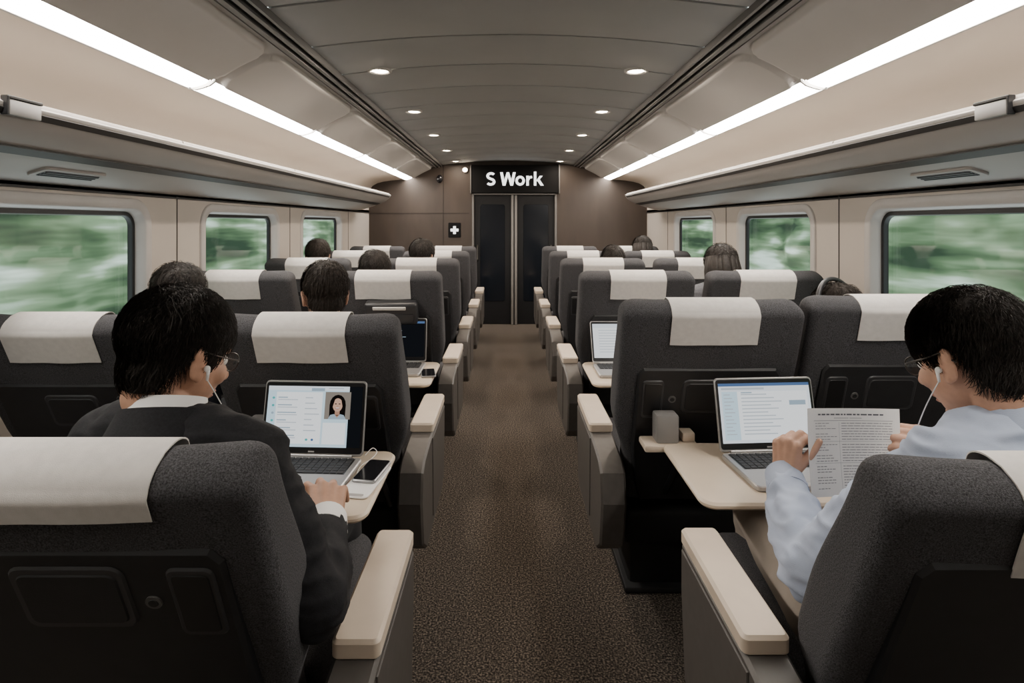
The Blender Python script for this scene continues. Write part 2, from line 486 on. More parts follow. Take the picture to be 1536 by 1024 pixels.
# luggage racks
RP = [(WX, 1.452), (1.71, 1.458), (1.62, 1.476), (1.53, 1.503), (1.45, 1.532), (1.39, 1.562), (1.354, 1.590), (1.339, 1.612), (1.338, 1.624), (1.348, 1.632), (1.50, 1.626), (1.66, 1.622), (WX, 1.62)]
for s, side in ((-1, 'left'), (1, 'right')):
    root = tag(empty('luggage_rack', (s*WX, 0, 1.452)), 'long pale overhead luggage rack running above the %s windows' % side, 'luggage rack', 'overhead luggage racks')
    mb = MB(); rings = []
    st = [YB+(6.55-YB)*i/20 for i in range(21)]+[6.6, 6.65, 6.69, 6.72, 6.74, 6.75]
    for yy in st:
        k = 1 if yy <= 6.55 else sqrt(max(0, 1-((yy-6.55)/.2)**2))*.98+.02
        rings.append([V((s*(WX-(WX-x)*k)-s*WX, yy, (1.452+(z-1.452)*(.4+.6*k))-1.452)) for x, z in RP])
    mb.loft(rings, True, True)
    put('shelf', mb.mesh('shelf', 'rack', 50), root)
    mb = MB()
    for a, b in ((YB, 1.12), (1.13, 2.37), (2.38, 3.62), (3.63, 4.87), (4.88, 6.5)):
        mb.loft([[V((s*(x-WX), yy, z-1.452)) for x, z in ((1.345, 1.628), (1.347, 1.638), (1.352, 1.642), (1.357, 1.639), (1.360, 1.629))] for yy in (a, b)], True, True)
    put('rim', mb.mesh('rim', 'rack_rim', 50), root)
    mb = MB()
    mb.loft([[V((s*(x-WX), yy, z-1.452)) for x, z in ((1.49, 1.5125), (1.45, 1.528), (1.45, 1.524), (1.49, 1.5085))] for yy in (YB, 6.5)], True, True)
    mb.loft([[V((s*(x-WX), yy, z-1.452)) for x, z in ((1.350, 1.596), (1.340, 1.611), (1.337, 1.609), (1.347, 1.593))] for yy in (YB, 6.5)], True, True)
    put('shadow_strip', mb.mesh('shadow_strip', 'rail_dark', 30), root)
    c = V((1.60, 2.09, 1.479)); tang = V((-.31, 0, .1)).normalized(); nrm = V((-.1, 0, -.31)).normalized()
    def fn(u, v, q):
        p = c+V((0, 1, 0))*u+tang*v+nrm*q
        return V((s*(p.x-WX), p.y, p.z-1.452))
    mb = MB(); mb.prism(rr(.30, .075, .015, 4), -.004, .007, fn, .002)
    vt = put('vent', mb.mesh('vent', 'rack', 30), root)
    mb = MB(); mb.prism(rr(.26, .045, .01, 4), 0, .0085, fn, .001)
    for k in range(3): mb.prism([(-.125, -.016+.014*k), (.125, -.016+.014*k), (.125, -.012+.014*k), (-.125, -.012+.014*k)], .008, .011, fn, 0, 1)
    put('slot', mb.mesh('slot', ['black', 'shell_edge'], 30), vt)
    yy = 1.58
    mb = MB(); mb.box((s*(1.333-WX), yy, .160), (.012, .105, .042), .003, 2, 0)
    npl = put('number_plate', mb.mesh('number_plate', 'plate_grey', 30), root)
    mb = MB(); mb.box((s*(1.337-WX), yy, .186), (.022, .115, .009), .002, 1, 0); mb.box((s*(1.337-WX), yy-.056, .164), (.022, .007, .052), .002, 1, 0)
    put('bracket', mb.mesh('bracket', 'black', 30), npl)

# light strips
segs = [-.12, 1.13, 2.38, 3.63, 4.88, 6.13]
pos = ['above the front row', 'nearest, cut by the picture edge', 'second from the front', 'third from the front', 'fourth from the front', 'farthest, next to the end wall']
for s, side in ((-1, 'left'), (1, 'right')):
    for k, y0 in enumerate(segs):
        L = 1.235 if k < 5 else YE-y0-.005
        root = tag(empty('strip_light', (s*1.27, y0, 1.88)), 'glowing white ceiling strip light on the %s side, %s' % (side, pos[k]), 'strip light', 'ceiling strip lights')
        mb = MB(); P = [(1.222, 1.894), (1.240, 1.876), (1.268, 1.866), (1.298, 1.858), (1.318, 1.862), (1.30, 1.90), (1.24, 1.91)]
        mb.loft([[V((s*(x-1.27), yy, z-1.88)) for x, z in P] for yy in (.016, L-.010)], True, True)
        put('diffuser', mb.mesh('diffuser', 'strip', 60), root)
        mb = MB()
        for Q in (((1.212, 1.900), (1.222, 1.888), (1.226, 1.894), (1.216, 1.905)), ((1.316, 1.858), (1.328, 1.858), (1.328, 1.866), (1.316, 1.866))):
            mb.loft([[V((s*(x-1.27), yy, z-1.88)) for x, z in Q] for yy in (0, L)], True, True)
        mb.loft([[V((s*(x-1.27), yy, z-1.88)) for x, z in [(1.215, 1.892), (1.240, 1.873), (1.268, 1.863), (1.298, 1.855), (1.325, 1.860), (1.30, 1.90)]] for yy in (0, .014)], True, True)
        put('frame', mb.mesh('frame', 'side_panel', 30), root)

dn = ['nearest', 'second from the front', 'third from the front', 'fourth from the front', 'farthest, by the end wall']
for s, side in ((-1, 'left'), (1, 'right')):
    for k in range(5):
        yy = 2.9+1.05*k
        x = s*.65
        root = tag(empty('downlight', (x, yy, cz(x))), 'small round recessed ceiling downlight in the %s row, %s' % (side, dn[k]), 'downlight', 'round ceiling downlights')
        mb = MB(); N = 28
        mb.loft([[V((r*cos(2*pi*i/N), r*sin(2*pi*i/N), z)) for i in range(N)] for r, z in ((.062, .004), (.060, -.006), (.050, -.008), (.044, -.002), (.042, .004))], True, False)
        put('ring', mb.mesh('ring', 'frame', 60), root)
        mb = MB(); mb.ell((0, 0, .000), (.043, .043, .006)); put('lens', mb.mesh('lens', 'lamp', 180), root)
        ld = bpy.data.lights.new('bulb', 'AREA'); ld.shape = 'DISK'; ld.size = .08; ld.energy = 8 if k < 4 else 4; ld.color = (1, .84, .68)
        put('bulb', ld, root, (0, 0, -.02))
root = tag(empty('wall_lamp', (-.55, YE-.01, 1.985)), 'tiny glowing lamp high on the end wall just left of the sign', 'lamp')
mb = MB(); mb.cone((0, .01, 0), (0, -.02, 0), .040, .035, 20); put('housing', mb.mesh('housing', 'rack_rim', 40), root)
mb = MB(); mb.ell((0, -.022, 0), (.028, .010, .024)); put('lens', mb.mesh('lens', 'lamp', 180), root)

for s, side in ((-1, 'left'), (1, 'right')):
    mb = MB(); rows = []
    for j in range(60):
        z = -1.5+6.5*j/59; row = []
        for i in range(120):
            y = -6+26*i/119
            row.append(V((s*(4.6+z*.25+.5*noise.noise(V((y*.4, z*.9, s*3)))+.16*noise.noise(V((y*1.1, z*2, s*9)))), y, z)))
        rows.append(row)
    mb.loft(rows, False, False)
    tag(put('foliage', mb.mesh('foliage', 'foliage', 180, False)), 'green bank of trees and shrubs rushing past outside the %s windows' % side, 'foliage', None, 'stuff')

# ------------------------------------------------------------------ seats
H = .745
def hwz(z):
    w = .24+.046*sst(.14, .34, z)
    r = .048
    if z > H-r: w -= r*1.05*(1-sqrt(max(0, 1-((z-(H-r))/r)**2)))
    return w
def yrf(z):
    rt = .032; yr, yf = -.076, .046
    yr -= .012*sst(.3, .6, z); yf -= .034*sst(.42, .70, z)
    if z > H-rt:
        k = sqrt(max(0, 1-((z-(H-rt))/rt)**2)); c = -.038
        yr = c+(yr-c)*k; yf = c+(yf-c)*k
    return yr, yf
def m_backrest():
    mb = MB(); rings = []
    zs = [0, .012]+[.03+.03*i for i in range(22)]+[H-.048+.048*t for t in (.0, .15, .3, .45, .6, .7, .8, .88, .94, .98, .999)]
    for z in zs:
        w = hwz(z); yr, yf = yrf(z)
        if z == 0: w -= .012; yr += .012; yf -= .012
        th = yf-yr; r = min(.028, th*.46)
        ring = []
        for x, y in rr(2*w, th, r, 7, 0, (yr+yf)/2): ring.append(V((x, y, z)))
        full = []
        n = len(ring)
        for i in range(n):
            a, b = ring[i], ring[(i+1) % n]; full.append(a)
            if i in (7, 23):
                for k in range(1, 8):
                    t = k/8; p = a.lerp(b, t)
                    if i == 7: p.y -= .02*(1-(p.x/(abs(a.x)+.001))**2)*min(1, th/.1)
                    else: p.y -= .006*(1-(p.x/(abs(a.x)+.001))**2)
                    full.append(p)
        rings.append(full)
    mb.loft(rings, True, True)
    return mb.mesh('backrest', 'seat_fabric', 60)
def m_cloth(drop=.145, half=.152, seed=0, skew=0, off=0):
    mb = MB(); path = []
    z0 = H-drop
    for i in range(11): z = z0+(H-.032-z0)*i/10; path.append((yrf(z)[0]-.006, z))
    for i in range(1, 9):
        z = H-.032+.032*sin(i/9*pi/2); path.append((yrf(z)[0]-.004-.002*(1-i/9), z+.0025))
    path.append((-.038, H+.004))
    for i in range(1, 9):
        z = H-.032+.032*cos(i/9*pi/2); path.append((yrf(z)[1]+.004, z+.0025))
    for i in range(8): z = H-.032-.10*i/7; path.append((yrf(z)[1]+.003, z))
    rows = []
    for j, (y, z) in enumerate(path):
        row = []
        for i in range(17):
            x = -half+2*half*i/16
            k = max(0, 1-j/11)
            yy = y-k*.0025*(.5+.8*noise.noise(V((x*14, seed*3.1, 0))))-(0.006*(1-(x/.2)**2) if j < 12 else 0)
            row.append(V((x*(1+.002*k)+skew*k+off, yy, z+.002*k*noise.noise(V((x*9, seed*5.7, 2))))))
        rows.append(row)
    n = len(rows); cen = V((0, -.038, H-.1))
    mb.loft(rows, False, False)
    inner = [[p+(V((p.x, cen.y, cen.z))-p).normalized()*.0025 for p in r] for r in rows]
    mb.loft(inner, False, False)
    per = lambda R: R[0]+[r[-1] for r in R[1:-1]]+R[-1][::-1]+[r[0] for r in R[-2:0:-1]]
    mb.loft([per(rows), per(inner)], True, False)
    return mb.mesh('headrest_cloth', 'cloth', 60)
RY = lambda u, v, q: V((u, -.078-q, v))
PT = .535
def m_panel(PT):
    mb = MB()
    pts = [(-.19, .02), (.19, .02), (.212, .10), (.228, .24), (.226, PT-.022), (.21, PT), (-.21, PT), (-.226, PT-.022), (-.228, .24), (-.212, .10)]
    mb.prism(pts, -.02, .019, RY, .006)
    return mb.mesh('back_panel', 'shell', 25)
def m_pocket():
    mb = MB(); mb.prism(rr(.165, .125, .02, 4), .014, .0225, RY, .003)
    mb.prism(rr(.143, .10, .014, 4), .020, .0245, RY, .002, 1)
    return mb.mesh('pocket', ['shell_edge', 'shell'], 30)
def m_slot():
    mb = MB(); mb.prism(rr(.070, .14, .014, 4), .014, .0225, RY, .003)
    mb.prism(rr(.054, .118, .008, 4), .020, .0240, RY, .001, 1)
    return mb.mesh('side_pocket', ['shell_edge', 'black'], 30)
def m_knob():
    mb = MB(); mb.cone((0, -.09, 0), (0, -.0995, 0), .013, .012, 24); mb.cone((0, -.099, 0), (0, -.1005, 0), .008, .007, 16, 1)
    return mb.mesh('knob', ['knob_grey', 'shell'], 30)
def m_cushion():
    mb = MB(); mb.box((0, .245, .375), (.50, .53, .13), .045, 4)
    return mb.mesh('seat_cushion', 'seat_fabric', 60)
def m_base():
    mb = MB(); mb.box((0, .17, .245), (.48, .50, .14), .03, 3); mb.box((0, .15, .10), (.42, .36, .20), .02, 2); mb.box((0, .15, .012), (.46, .42, .024), .008, 2)
    return mb.mesh('base', 'base_dark', 40)
def m_armpad():
    mb = MB()
    pts = rr(.086, .37, .013, 5, 0, .205)
    mb.prism(pts, .535, .571, lambda u, v, q: V((u, v, q)), .006)
    return mb.mesh('arm_pad', 'pad', 40)
def m_armside():
    mb = MB()
    P = [(-.235, .40), (-.215, .492), (-.17, .518), (.02, .538), (.386, .538), (.389, .42), (.36, .22), (.33, .195), (-.12, .195), (-.20, .25)]
    mb.prism(P, -.041, .041, lambda u, v, q: V((q, u, v)), .007)
    return mb.mesh('arm_panel', 'arm_side', 25)
def m_armcover(s):
    mb = MB()
    P = [(.00, .525), (.375, .525), (.376, .43), (.35, .235), (.02, .235)]
    mb.prism(P, s*.039, s*.0445, lambda u, v, q: V((q, u, v)), .002)
    return mb.mesh('arm_cover', 'arm_side', 25)
def m_tray():
    mb = MB()
    mb.prism(rr(.46, .395, .04, 8, 0, -.445), .594, .612, lambda u, v, q: V((u, v, q)), .006)
    return mb.mesh('tray_table', 'tray', 40)
def m_trayarm(x):
    mb = MB()
    mb.tube([(x, -.06, .36), (x, -.17, .47), (x, -.26, .575), (x, -.42, .586)], .012, 8)
    return mb.mesh('support_arm', 'black', 40)
def m_holder():
    mb = MB(); mb.box((0, 0, .600), (.17, .09, .022), .006, 2, 0)
    mb.box((-.01, 0, .655), (.072, .060, .09), .008, 2, 1)
    mb.box((.060, 0.01, .625), (.04, .05, .03), .005, 2, 0)
    return mb.mesh('cup_holder', ['pad', 'cup_grey'], 40)
def m_topbox():
    mb = MB(); mb.box((0, -.125, 0), (.255, .06, .115), .014, 3, 0)
    mb.box((-.005, -.158, .035), (.16, .010, .016), .003, 2, 1)
    mb.box((0, -.156, -.02), (.22, .006, .05), .004, 2, 2)
    return mb.mesh('back_box', ['shell_edge', 'cloth', 'shell_edge'], 40)
SM = dict(back=m_backrest(), panel=m_panel(PT), panel1=m_panel(.625), pocket=m_pocket(), slot=m_slot(), knob=m_knob(), cush=m_cushion(), base=m_base(), pad=m_armpad(), arm=m_armside(), cov={-1: m_armcover(-1), 1: m_armcover(1)}, tray=m_tray(), trayarm=[m_trayarm(-.17), m_trayarm(.17)], holder=m_holder(), cloth=[m_cloth(.122, .136, k) for k in range(4)])
nseat = 0
def seat(cx, hy, recl, side, label, tray=None, holder=None, arm=None, cloth=None, front=False, zb=.36, ty=0, ay=0, plain=False):
    global nseat
    nseat += 1
    root = tag(empty('train_seat', (cx, hy, 0)), label, 'seat', 'rows of train seats')
    put('base', SM['base'], root); put('seat_cushion', SM['cush'], root)
    bk = put('backrest', SM['back'], root, (0, 0, zb), (radians(recl), 0, 0))
    put('headrest_cloth', cloth or SM['cloth'][nseat % 4], bk)
    lf = .10 if front else 0
    put('back_panel', SM['panel1' if front else 'panel'], bk)
    if not plain:
        put('pocket', SM['pocket'], bk, (0, 0, .435+lf)); put('side_pocket', SM['slot'], bk, (-side*.176, 0, .425+lf)); put('knob', SM['knob'], bk, (-side*.112, .0, .435+lf-.01))
    ax = -side*(arm if arm else .30)
    ap = put('armrest', SM['arm'], root, (ax, ay, 0))
    tag(put('arm_pad', SM['pad'], ap), 'cream armrest pad'); put('arm_cover', SM['cov'][-side], ap)
    if tray is not None:
        t = tag(put('tray_table', SM['tray'], root, (tray, ty, 0)), 'unfolded cream tray table')
        for m in SM['trayarm']: put('support_arm', m, t)
    if holder is not None:
        put('cup_holder', SM['holder'], root, (holder, -.29*tan(radians(recl))-.155, 0))
    return root, bk
P0, PITCH = 1.04, 1.03
ordn = ['first', 'second', 'third', 'fourth', 'fifth', 'sixth']
LX, LW, RX, RW = -.615, -1.355, .640, 1.275
seat(-.626, P0+.08, 22, -1, 'dark grey seat nearest the camera on the left, holding the man in a black suit', cloth=m_cloth(.062, .145, 9), front=True, zb=.300, arm=.359, ay=-.14)
seat(.802, P0+.08, 22, 1, 'dark grey seat nearest the camera on the right, holding the man in a blue shirt', arm=.345, cloth=m_cloth(.140, .130, 11, .012, .020), front=True, zb=.280, ay=-.13, plain=True)
seat(LX, P0+PITCH, 25, -1, 'dark grey aisle seat with open tray carrying the laptop of the suited man', tray=.05, holder=-.14, ty=-.085)
seat(LW, P0+PITCH, 25, -1, 'dark grey window seat at the left edge of the photo, beside the suited man', arm=.368)
seat(RX, P0+PITCH, 18, 1, 'dark grey aisle seat with open tray in front of the man in blue shirt', tray=.07, holder=-.13, ty=-.02)
seat(1.235, P0+PITCH, 16, 1, 'dark grey window seat just left of the blue shirted man, white cloth on top', arm=.300)
for k in range(2, 6):
    hy = P0+PITCH*k
    _, bk = seat(LX, hy, 17, -1, 'dark grey aisle seat left of the aisle, %s row counted from the camera' % ordn[k], tray=.05 if k == 2 else None)
    if k == 2: tag(put('back_box', m_topbox(), bk, (.045, 0, .565)), 'dark box with a pale strip on the seat back')
    seat(LW, hy, 17, -1, 'dark grey window seat by the left wall, %s row counted from the camera' % ordn[k], arm=.368)
    seat(RX, hy, 17, 1, 'dark grey aisle seat right of the aisle, %s row counted from the camera' % ordn[k], tray=-.045 if k == 2 else None)
    seat(RW, hy, 17, 1, 'dark grey window seat by the right wall, %s row counted from the camera' % ordn[k], arm=.318)

# ------------------------------------------------------------------ laptops
def circ(cx, cy, rx, ry, n=16): return [(cx+rx*cos(2*pi*i/n), cy+ry*sin(2*pi*i/n)) for i in range(n)]
def rect(a, b, c, d): return [(a, b), (c, b), (c, d), (a, d)]
LWD, LHT, LDP = .305, .210, .215
def ui_left():
    S = [('u_bg', rect(0, 0, .86, 1)), ('u_dark', rect(.86, 0, 1, 1)), ('u_bg2', rect(0, .93, .86, 1)), ('u_white', rect(.02, .05, .58, .90)), ('u_bg', rect(.02, .05, .09, .90)), ('u_white', rect(.60, .05, .84, .40))]
    for k, c in enumerate(('u_teal', 'u_teal', 'u_line', 'u_teal', 'u_blue', 'u_purple')):
        y = .80-.125*k
        S += [(c, circ(.06, y, .014, .02)), ('u_line', rect(.11, y, .11+.10+.05*((k*7) % 3), y+.018)), ('u_line2', rect(.11, y-.035, .32, y-.022))]
    for k in range(7): S += [('u_line2', rect(.40, .80-.09*k, .48+.05*((k*5) % 4)/2, .815-.09*k))]
    S += [('u_blue', circ(.50, .12, .014, .02)), ('u_teal', circ(.44, .12, .014, .02)), ('u_line', rect(.46, .92, .60, .97)), ('u_line2', rect(.64, .96, .80, .975))]
    T = [('u_brown', rect(.66, .46, .93, .91)), ('u_hair', circ(.795, .70, .085, .165)), ('u_hair', [(.712, .46), (.878, .46), (.881, .70), (.709, .70)]), ('u_shade', rect(.770, .53, .820, .64)), ('u_face', circ(.795, .695, .052, .112)), ('u_shade', [(.745, .46), (.845, .46), (.822, .535), (.795, .515), (.768, .535)]),
          ('u_line', [(.70, .46), (.89, .46), (.865, .53), (.825, .545), (.795, .485), (.765, .545), (.725, .53)]), ('u_hair', [(.743, .66), (.765, .785), (.790, .815), (.83, .785), (.848, .66), (.855, .80), (.795, .86), (.735, .80)]),
          ('u_hair', circ(.775, .712, .011, .008)), ('u_hair', circ(.815, .712, .011, .008)), ('u_shade', rect(.789, .67, .801, .682)), ('u_lip', circ(.795, .640, .022, .014)), ('u_white', rect(.779, .640, .811, .650))]
    return S+[(m, [(x-.05, y) for x, y in P]) for m, P in T]
def ui_right():
    S = [('u_bg2', rect(0, 0, 1, 1)), ('u_white', rect(.03, .05, .97, .86)), ('u_blue', rect(0, .95, 1, 1)), ('u_line2', rect(.03, .89, .5, .925)), ('u_bg', rect(.03, .05, .2, .86))]
    for k in range(12):
        y = .80-.06*k
        S += [('u_line2', rect(.24, y, .52+.04*((k*7) % 5), y+.016)), ('u_line2', rect(.05, y, .12+.02*(k % 3), y+.016))]
    S += [('u_line', rect(.76, .62, .94, .70)), ('u_line', rect(.24, .83, .36, .85))]
    return S
def ui_dark():
    S = [('u_dark', rect(0, 0, 1, 1)), ('u_blue', rect(0, .94, 1, 1)), ('u_blue', rect(.0, 0, .12, .94))]
    for k in range(8): S += [('u_line', rect(.2, .82-.09*k, .4+.07*((k*3) % 5), .835-.09*k))]
    return S
def ui_plain():
    S = [('u_white', rect(0, 0, 1, 1)), ('u_bg2', rect(0, .88, 1, 1))]
    for k in range(9): S += [('u_line2', rect(.1, .80-.08*k, .6+.06*((k*3) % 5), .815-.08*k))]
    return S
def m_lbase():
    mb = MB(); mb.prism(rr(LWD, LDP, .014, 5, 0, -LDP/2), 0, .015, lambda u, v, q: V((u, v, q)), .003)
    return mb.mesh('base', 'laptop_metal', 40)
def m_keys():
    mb = MB(); mb.box((0, -.062, .0148), (.272, .100, .0012), 0, 1, 1)
    for r in range(6):
        n = 14
        for k in range(n):
            if r == 5 and 3 < k < 9: continue
            x = -.133+.266*(k+.5)/n
            mb.box((x, -.018-.0166*r, .0162), (.0160, .0138, .002), .0006, 1)
    mb.box((-.005, -.018-.0166*5, .0162), (.092, .0138, .002), .0006, 1)
    return mb.mesh('keyboard', ['key', 'bezel'], 30)
def m_touch():
    mb = MB(); mb.prism(rr(.095, .062, .005, 3, -.005, -.165), .0148, .0155, lambda u, v, q: V((u, v, q)))
    return mb.mesh('touchpad', 'laptop_metal', 30)
def m_lid():
    mb = MB(); mb.prism(rr(LWD, LHT, .012, 5, 0, LHT/2), 0, .007, lambda u, v, q: V((u, q, v)), .002)
    mb.tube([(-.12, .004, .0), (.12, .004, .0)], .006, 10)
    return mb.mesh('lid', 'laptop_metal', 40)
def m_bezel():
    mb = MB(); mb.prism(rr(LWD-.008, LHT-.012, .009, 5, 0, LHT/2+.001), -.0006, .001, lambda u, v, q: V((u, q, v)))
    return mb.mesh('bezel', 'bezel', 40)
def m_screen(S):
    mats = []; mb = MB(); w, h = LWD-.022, LHT-.040; z0 = .024
    for k, (m, P) in enumerate(S):
        if m not in mats: mats.append(m)
        mb.quad([V((-w/2+u*w, -.0009-.00004*k, z0+v*h)) for u, v in P], mats.index(m))
    return mb.mesh('screen', mats, 0, False)
LM = dict(base=m_lbase(), keys=m_keys(), touch=m_touch(), lid=m_lid(), bezel=m_bezel())
def laptop(x, y, rz, tilt, ui, label):
    r = tag(empty('laptop', (x, y, .6125), (0, 0, radians(rz))), label, 'laptop', 'open laptops on the trays')
    b = put('base', LM['base'], r); put('keyboard', LM['keys'], b); put('touchpad', LM['touch'], b)
    l = put('lid', LM['lid'], r, (0, .002, .016), (radians(-tilt), 0, 0)); put('bezel', LM['bezel'], l); put('screen', m_screen(ui), l)
    f = MB(); f.box((0, -.0009, .012), (.018, .0006, .004)); put('badge', f.mesh('badge', 'plate_grey', 0), l)
    return r
laptop(-.570, 1.655, -3, 12, ui_left(), 'silver laptop in a video call before the man in the black suit')
laptop(.775, 1.69, 4, 13, ui_right(), 'silver laptop showing a pale document behind the sheets of paper')
laptop(-.55, 2.78, 0, 10, ui_dark(), 'laptop with a dark screen on the tray farther up the left side')
laptop(.56, 2.76, 0, 28, ui_plain(), 'laptop with a white screen half hidden behind the right aisle seat')

def phone(x, y, rz, label, z=.6125):
    r = tag(empty('phone', (x, y, z), (0, 0, radians(rz))), label, 'phone')
    f = MB(); f.prism(rr(.066, .134, .010, 5), 0, .008, lambda u, v, q: V((u, v, q)), .002); b = put('body', f.mesh('body', 'phone_silver', 40), r)
    f = MB(); f.prism(rr(.059, .126, .008, 5), .0078, .0086, lambda u, v, q: V((u, v, q))); put('screen', f.mesh('screen', 'phone_glass', 40), r)
r = tag(empty('charging_pad', (-.378, 1.525, .6125), (0, 0, radians(-8))), 'thin white pad under the black phone beside the left laptop', 'pad')
f = MB(); f.prism(rr(.08, .19, .014, 5), 0, .006, lambda u, v, q: V((u, v, q)), .002); put('plate', f.mesh('plate', 'white_plastic', 40), r)
f = MB(); f.prism(rr(.055, .012, .005, 4, 0, -.085), .0055, .0066, lambda u, v, q: V((u, v, q))); put('stripe', f.mesh('stripe', 'plate_grey', 40), r)
phone(-.372, 1.570, -8, 'black phone on a white pad beside the suited man\'s laptop', .6185)
phone(-.365, 2.62, 10, 'small black phone on the tray farther up the left side')
mb = MB()
ctrl = [(-.415, 1.660, .628), (-.398, 1.685, .640), (-.384, 1.678, .630), (-.398, 1.655, .618), (-.412, 1.63, .616), (-.416, 1.60, .616), (-.410, 1.565, .618), (-.395, 1.54, .622)]
pts = []
for i in range(len(ctrl)-1):
    p0, p1, p2, p3 = [V(ctrl[max(0, min(len(ctrl)-1, i+k))]) for k in (-1, 0, 1, 2)]
    for q in range(5):
        t = q/5
        pts.append(.5*((2*p1)+(p2-p0)*t+(2*p0-5*p1+4*p2-p3)*t*t+(3*p1-p0-3*p2+p3)*t**3))
pts.append(V(ctrl[-1]))
mb.tube(pts, .0012, 8)
tag(put('charging_cable', mb.mesh('charging_cable', 'white_plastic', 180)), 'thin white cable curling between the left laptop and the phone', 'cable')

# documents
doc = tag(empty('document', (.828, 1.352, .655), (radians(-12), radians(3), radians(8))), 'sheets of printed paper held up by the man in the blue shirt', 'paper')
PW, PH = .245, .200
def pf(u, v, off): return V((u-PW/2, off+.010*sin(u/PW*pi)-.012*(v/PH)**2, v))
mb = MB()
for off, dx in ((0, 0), (.0022, .002), (.0044, .004)):
    mb.loft([[pf(PW*i/16+dx, PH*j/10, off+(0)) for i in range(17)] for j in range(11)], False, False)
put('sheet', mb.mesh('sheet', 'paper', 180, False), doc)
mb = MB(); random.seed(3)
def ln(x0, x1, y, h, m=0):
    y *= PH/.215; n = 8
    a = [pf(x0+(x1-x0)*i/n, y, -.0006) for i in range(n+1)]; b = [pf(x0+(x1-x0)*i/n, y+h, -.0006) for i in range(n+1)]
    mb.loft([a, b], False, False, m)
x = .030
while x < .20:
    w = random.uniform(.005, .016); ln(x, min(x+w, .205), .198, .0034, 1); x += w+.0026
ln(.075, .115, .190, .0014); ln(.118, .150, .190, .0014)
ln(.018, .228, .184, .0008, 1)
for k in range(25):
    y = .177-.0066*k
    if k in (7, 15): 
        ln(.018, .228, y+.002, .0007); continue
    x = .095
    while x < .225:
        w = random.uniform(.004, .018); ln(x, min(x+w, .226), y, .0018); x += w+.0018
    x = .022
    if k % 4 != 3:
        e = random.uniform(.04, .08)
        while x < e:
            w = random.uniform(.004, .012); ln(x, min(x+w, .082), y, .0016); x += w+.002
for xx in (.0885,): 
    for k in range(30): ln(xx, xx+.0006, .012+.0056*k, .0058)
put('print', mb.mesh('print', ['ink', 'ink_dark'], 0, False), doc)

# ------------------------------------------------------------------ people
def hand(mb, w, d, n, side, curl=(25, 30, 20), spread=.06, tb=(.8, .55, -.25), tcurl=.5, k=1.0):
    w = V(w); d = V(d).normalized(); n = V(n); n = (n-d*n.dot(d)).normalized(); t = n.cross(d)*side
    kn = [(.086, .030), (.092, .0105), (.088, -.0095), (.079, -.0285)]
    Ls = [(.042, .025, .020), (.046, .029, .021), (.042, .027, .020), (.033, .021, .018)]
    for i in range(4):
        a = w+t*(kn[i][1]*.5); b = w+(d*kn[i][0]+t*kn[i][1]+n*(.004 if i in (1, 2) else .0))*k
        mb.limb([a, (a+b)/2-n*.003, b], [.017*k, .0155*k, .0122*k], 12)
        ang = 0; p = b; pts = [b]; rad = [.0105*k]
        for j in range(3):
            ang += radians(curl[j]+i*2)
            q = d*cos(ang)-n*sin(ang)+t*spread*(1.5-i)*1.0
            p = p+q.normalized()*Ls[i][j]*k; pts.append(p); rad.append((.0094, .0085, .0072)[j]*(.9 if i == 3 else 1)*k)
        mb.limb(pts, rad, 12)
    root = w+(d*.022+t*.020-n*.006)*k
    td = (t*tb[0]+d*tb[1]+n*tb[2]).normalized(); p1 = root+td*.042*k
    td2 = (td*(1-tcurl)+(d*.9-n*.25)*tcurl).normalized(); p2 = p1+td2*.033*k
    td3 = (td2*(1-tcurl)+(d*.85-n*.4)*tcurl).normalized(); p3 = p2+td3*.026*k
    mb.limb([root, p1, p2, p3], [.016*k, .0125*k, .0108*k, .0085*k], 12)
def head_parts(mb, c, R, s=1.0, neck=None):
    T = lambda p: V(c)+R @ (V(p)*s)
    def el(p, r, RR=None): mb.ell(T(p), tuple(x*s for x in r), R @ RR if RR else R, 24, 16)
    el((0, -.012, .035), (.078, .098, .085)); el((0, .03, -.03), (.066, .070, .088)); el((0, .012, -.02), (.070, .070, .075))
    el((0, .044, -.078), (.048, .043, .038)); el((0, .078, -.100), (.021, .017, .016))
    el((0, .078, .022), (.050, .019, .013))
    mb.limb([T((0, .094, .012)), T((0, .106, -.012)), T((0, .119, -.030))], [.008*s, .010*s, .0125*s], 12)
    for q in (-1, 1):
        el((q*.012, .106, -.034), (.009, .011, .008)); el((q*.040, .062, -.028), (.026, .028, .026))
        RE = Matrix.Rotation(radians(q*18), 3, 'Z')
        el((q*.079, -.004, -.012), (.007, .021, .033), RE); el((q*.084, -.012, .004), (.007, .014, .017), RE); el((q*.079, .004, -.036), (.007, .010, .012), RE)
    el((0, .094, -.063), (.023, .010, .006)); el((0, .092, -.074), (.019, .010, .007))
    if neck is not None:
        mb.limb([T((0, -.018, -.050)), T((0, -.022, -.085)), V(neck)], [.056*s, .053*s, .056*s], 18)
EL = [((0, -.012, .036), (.085, .107, .093)), ((0, -.034, -.028), (.067, .056, .074))]
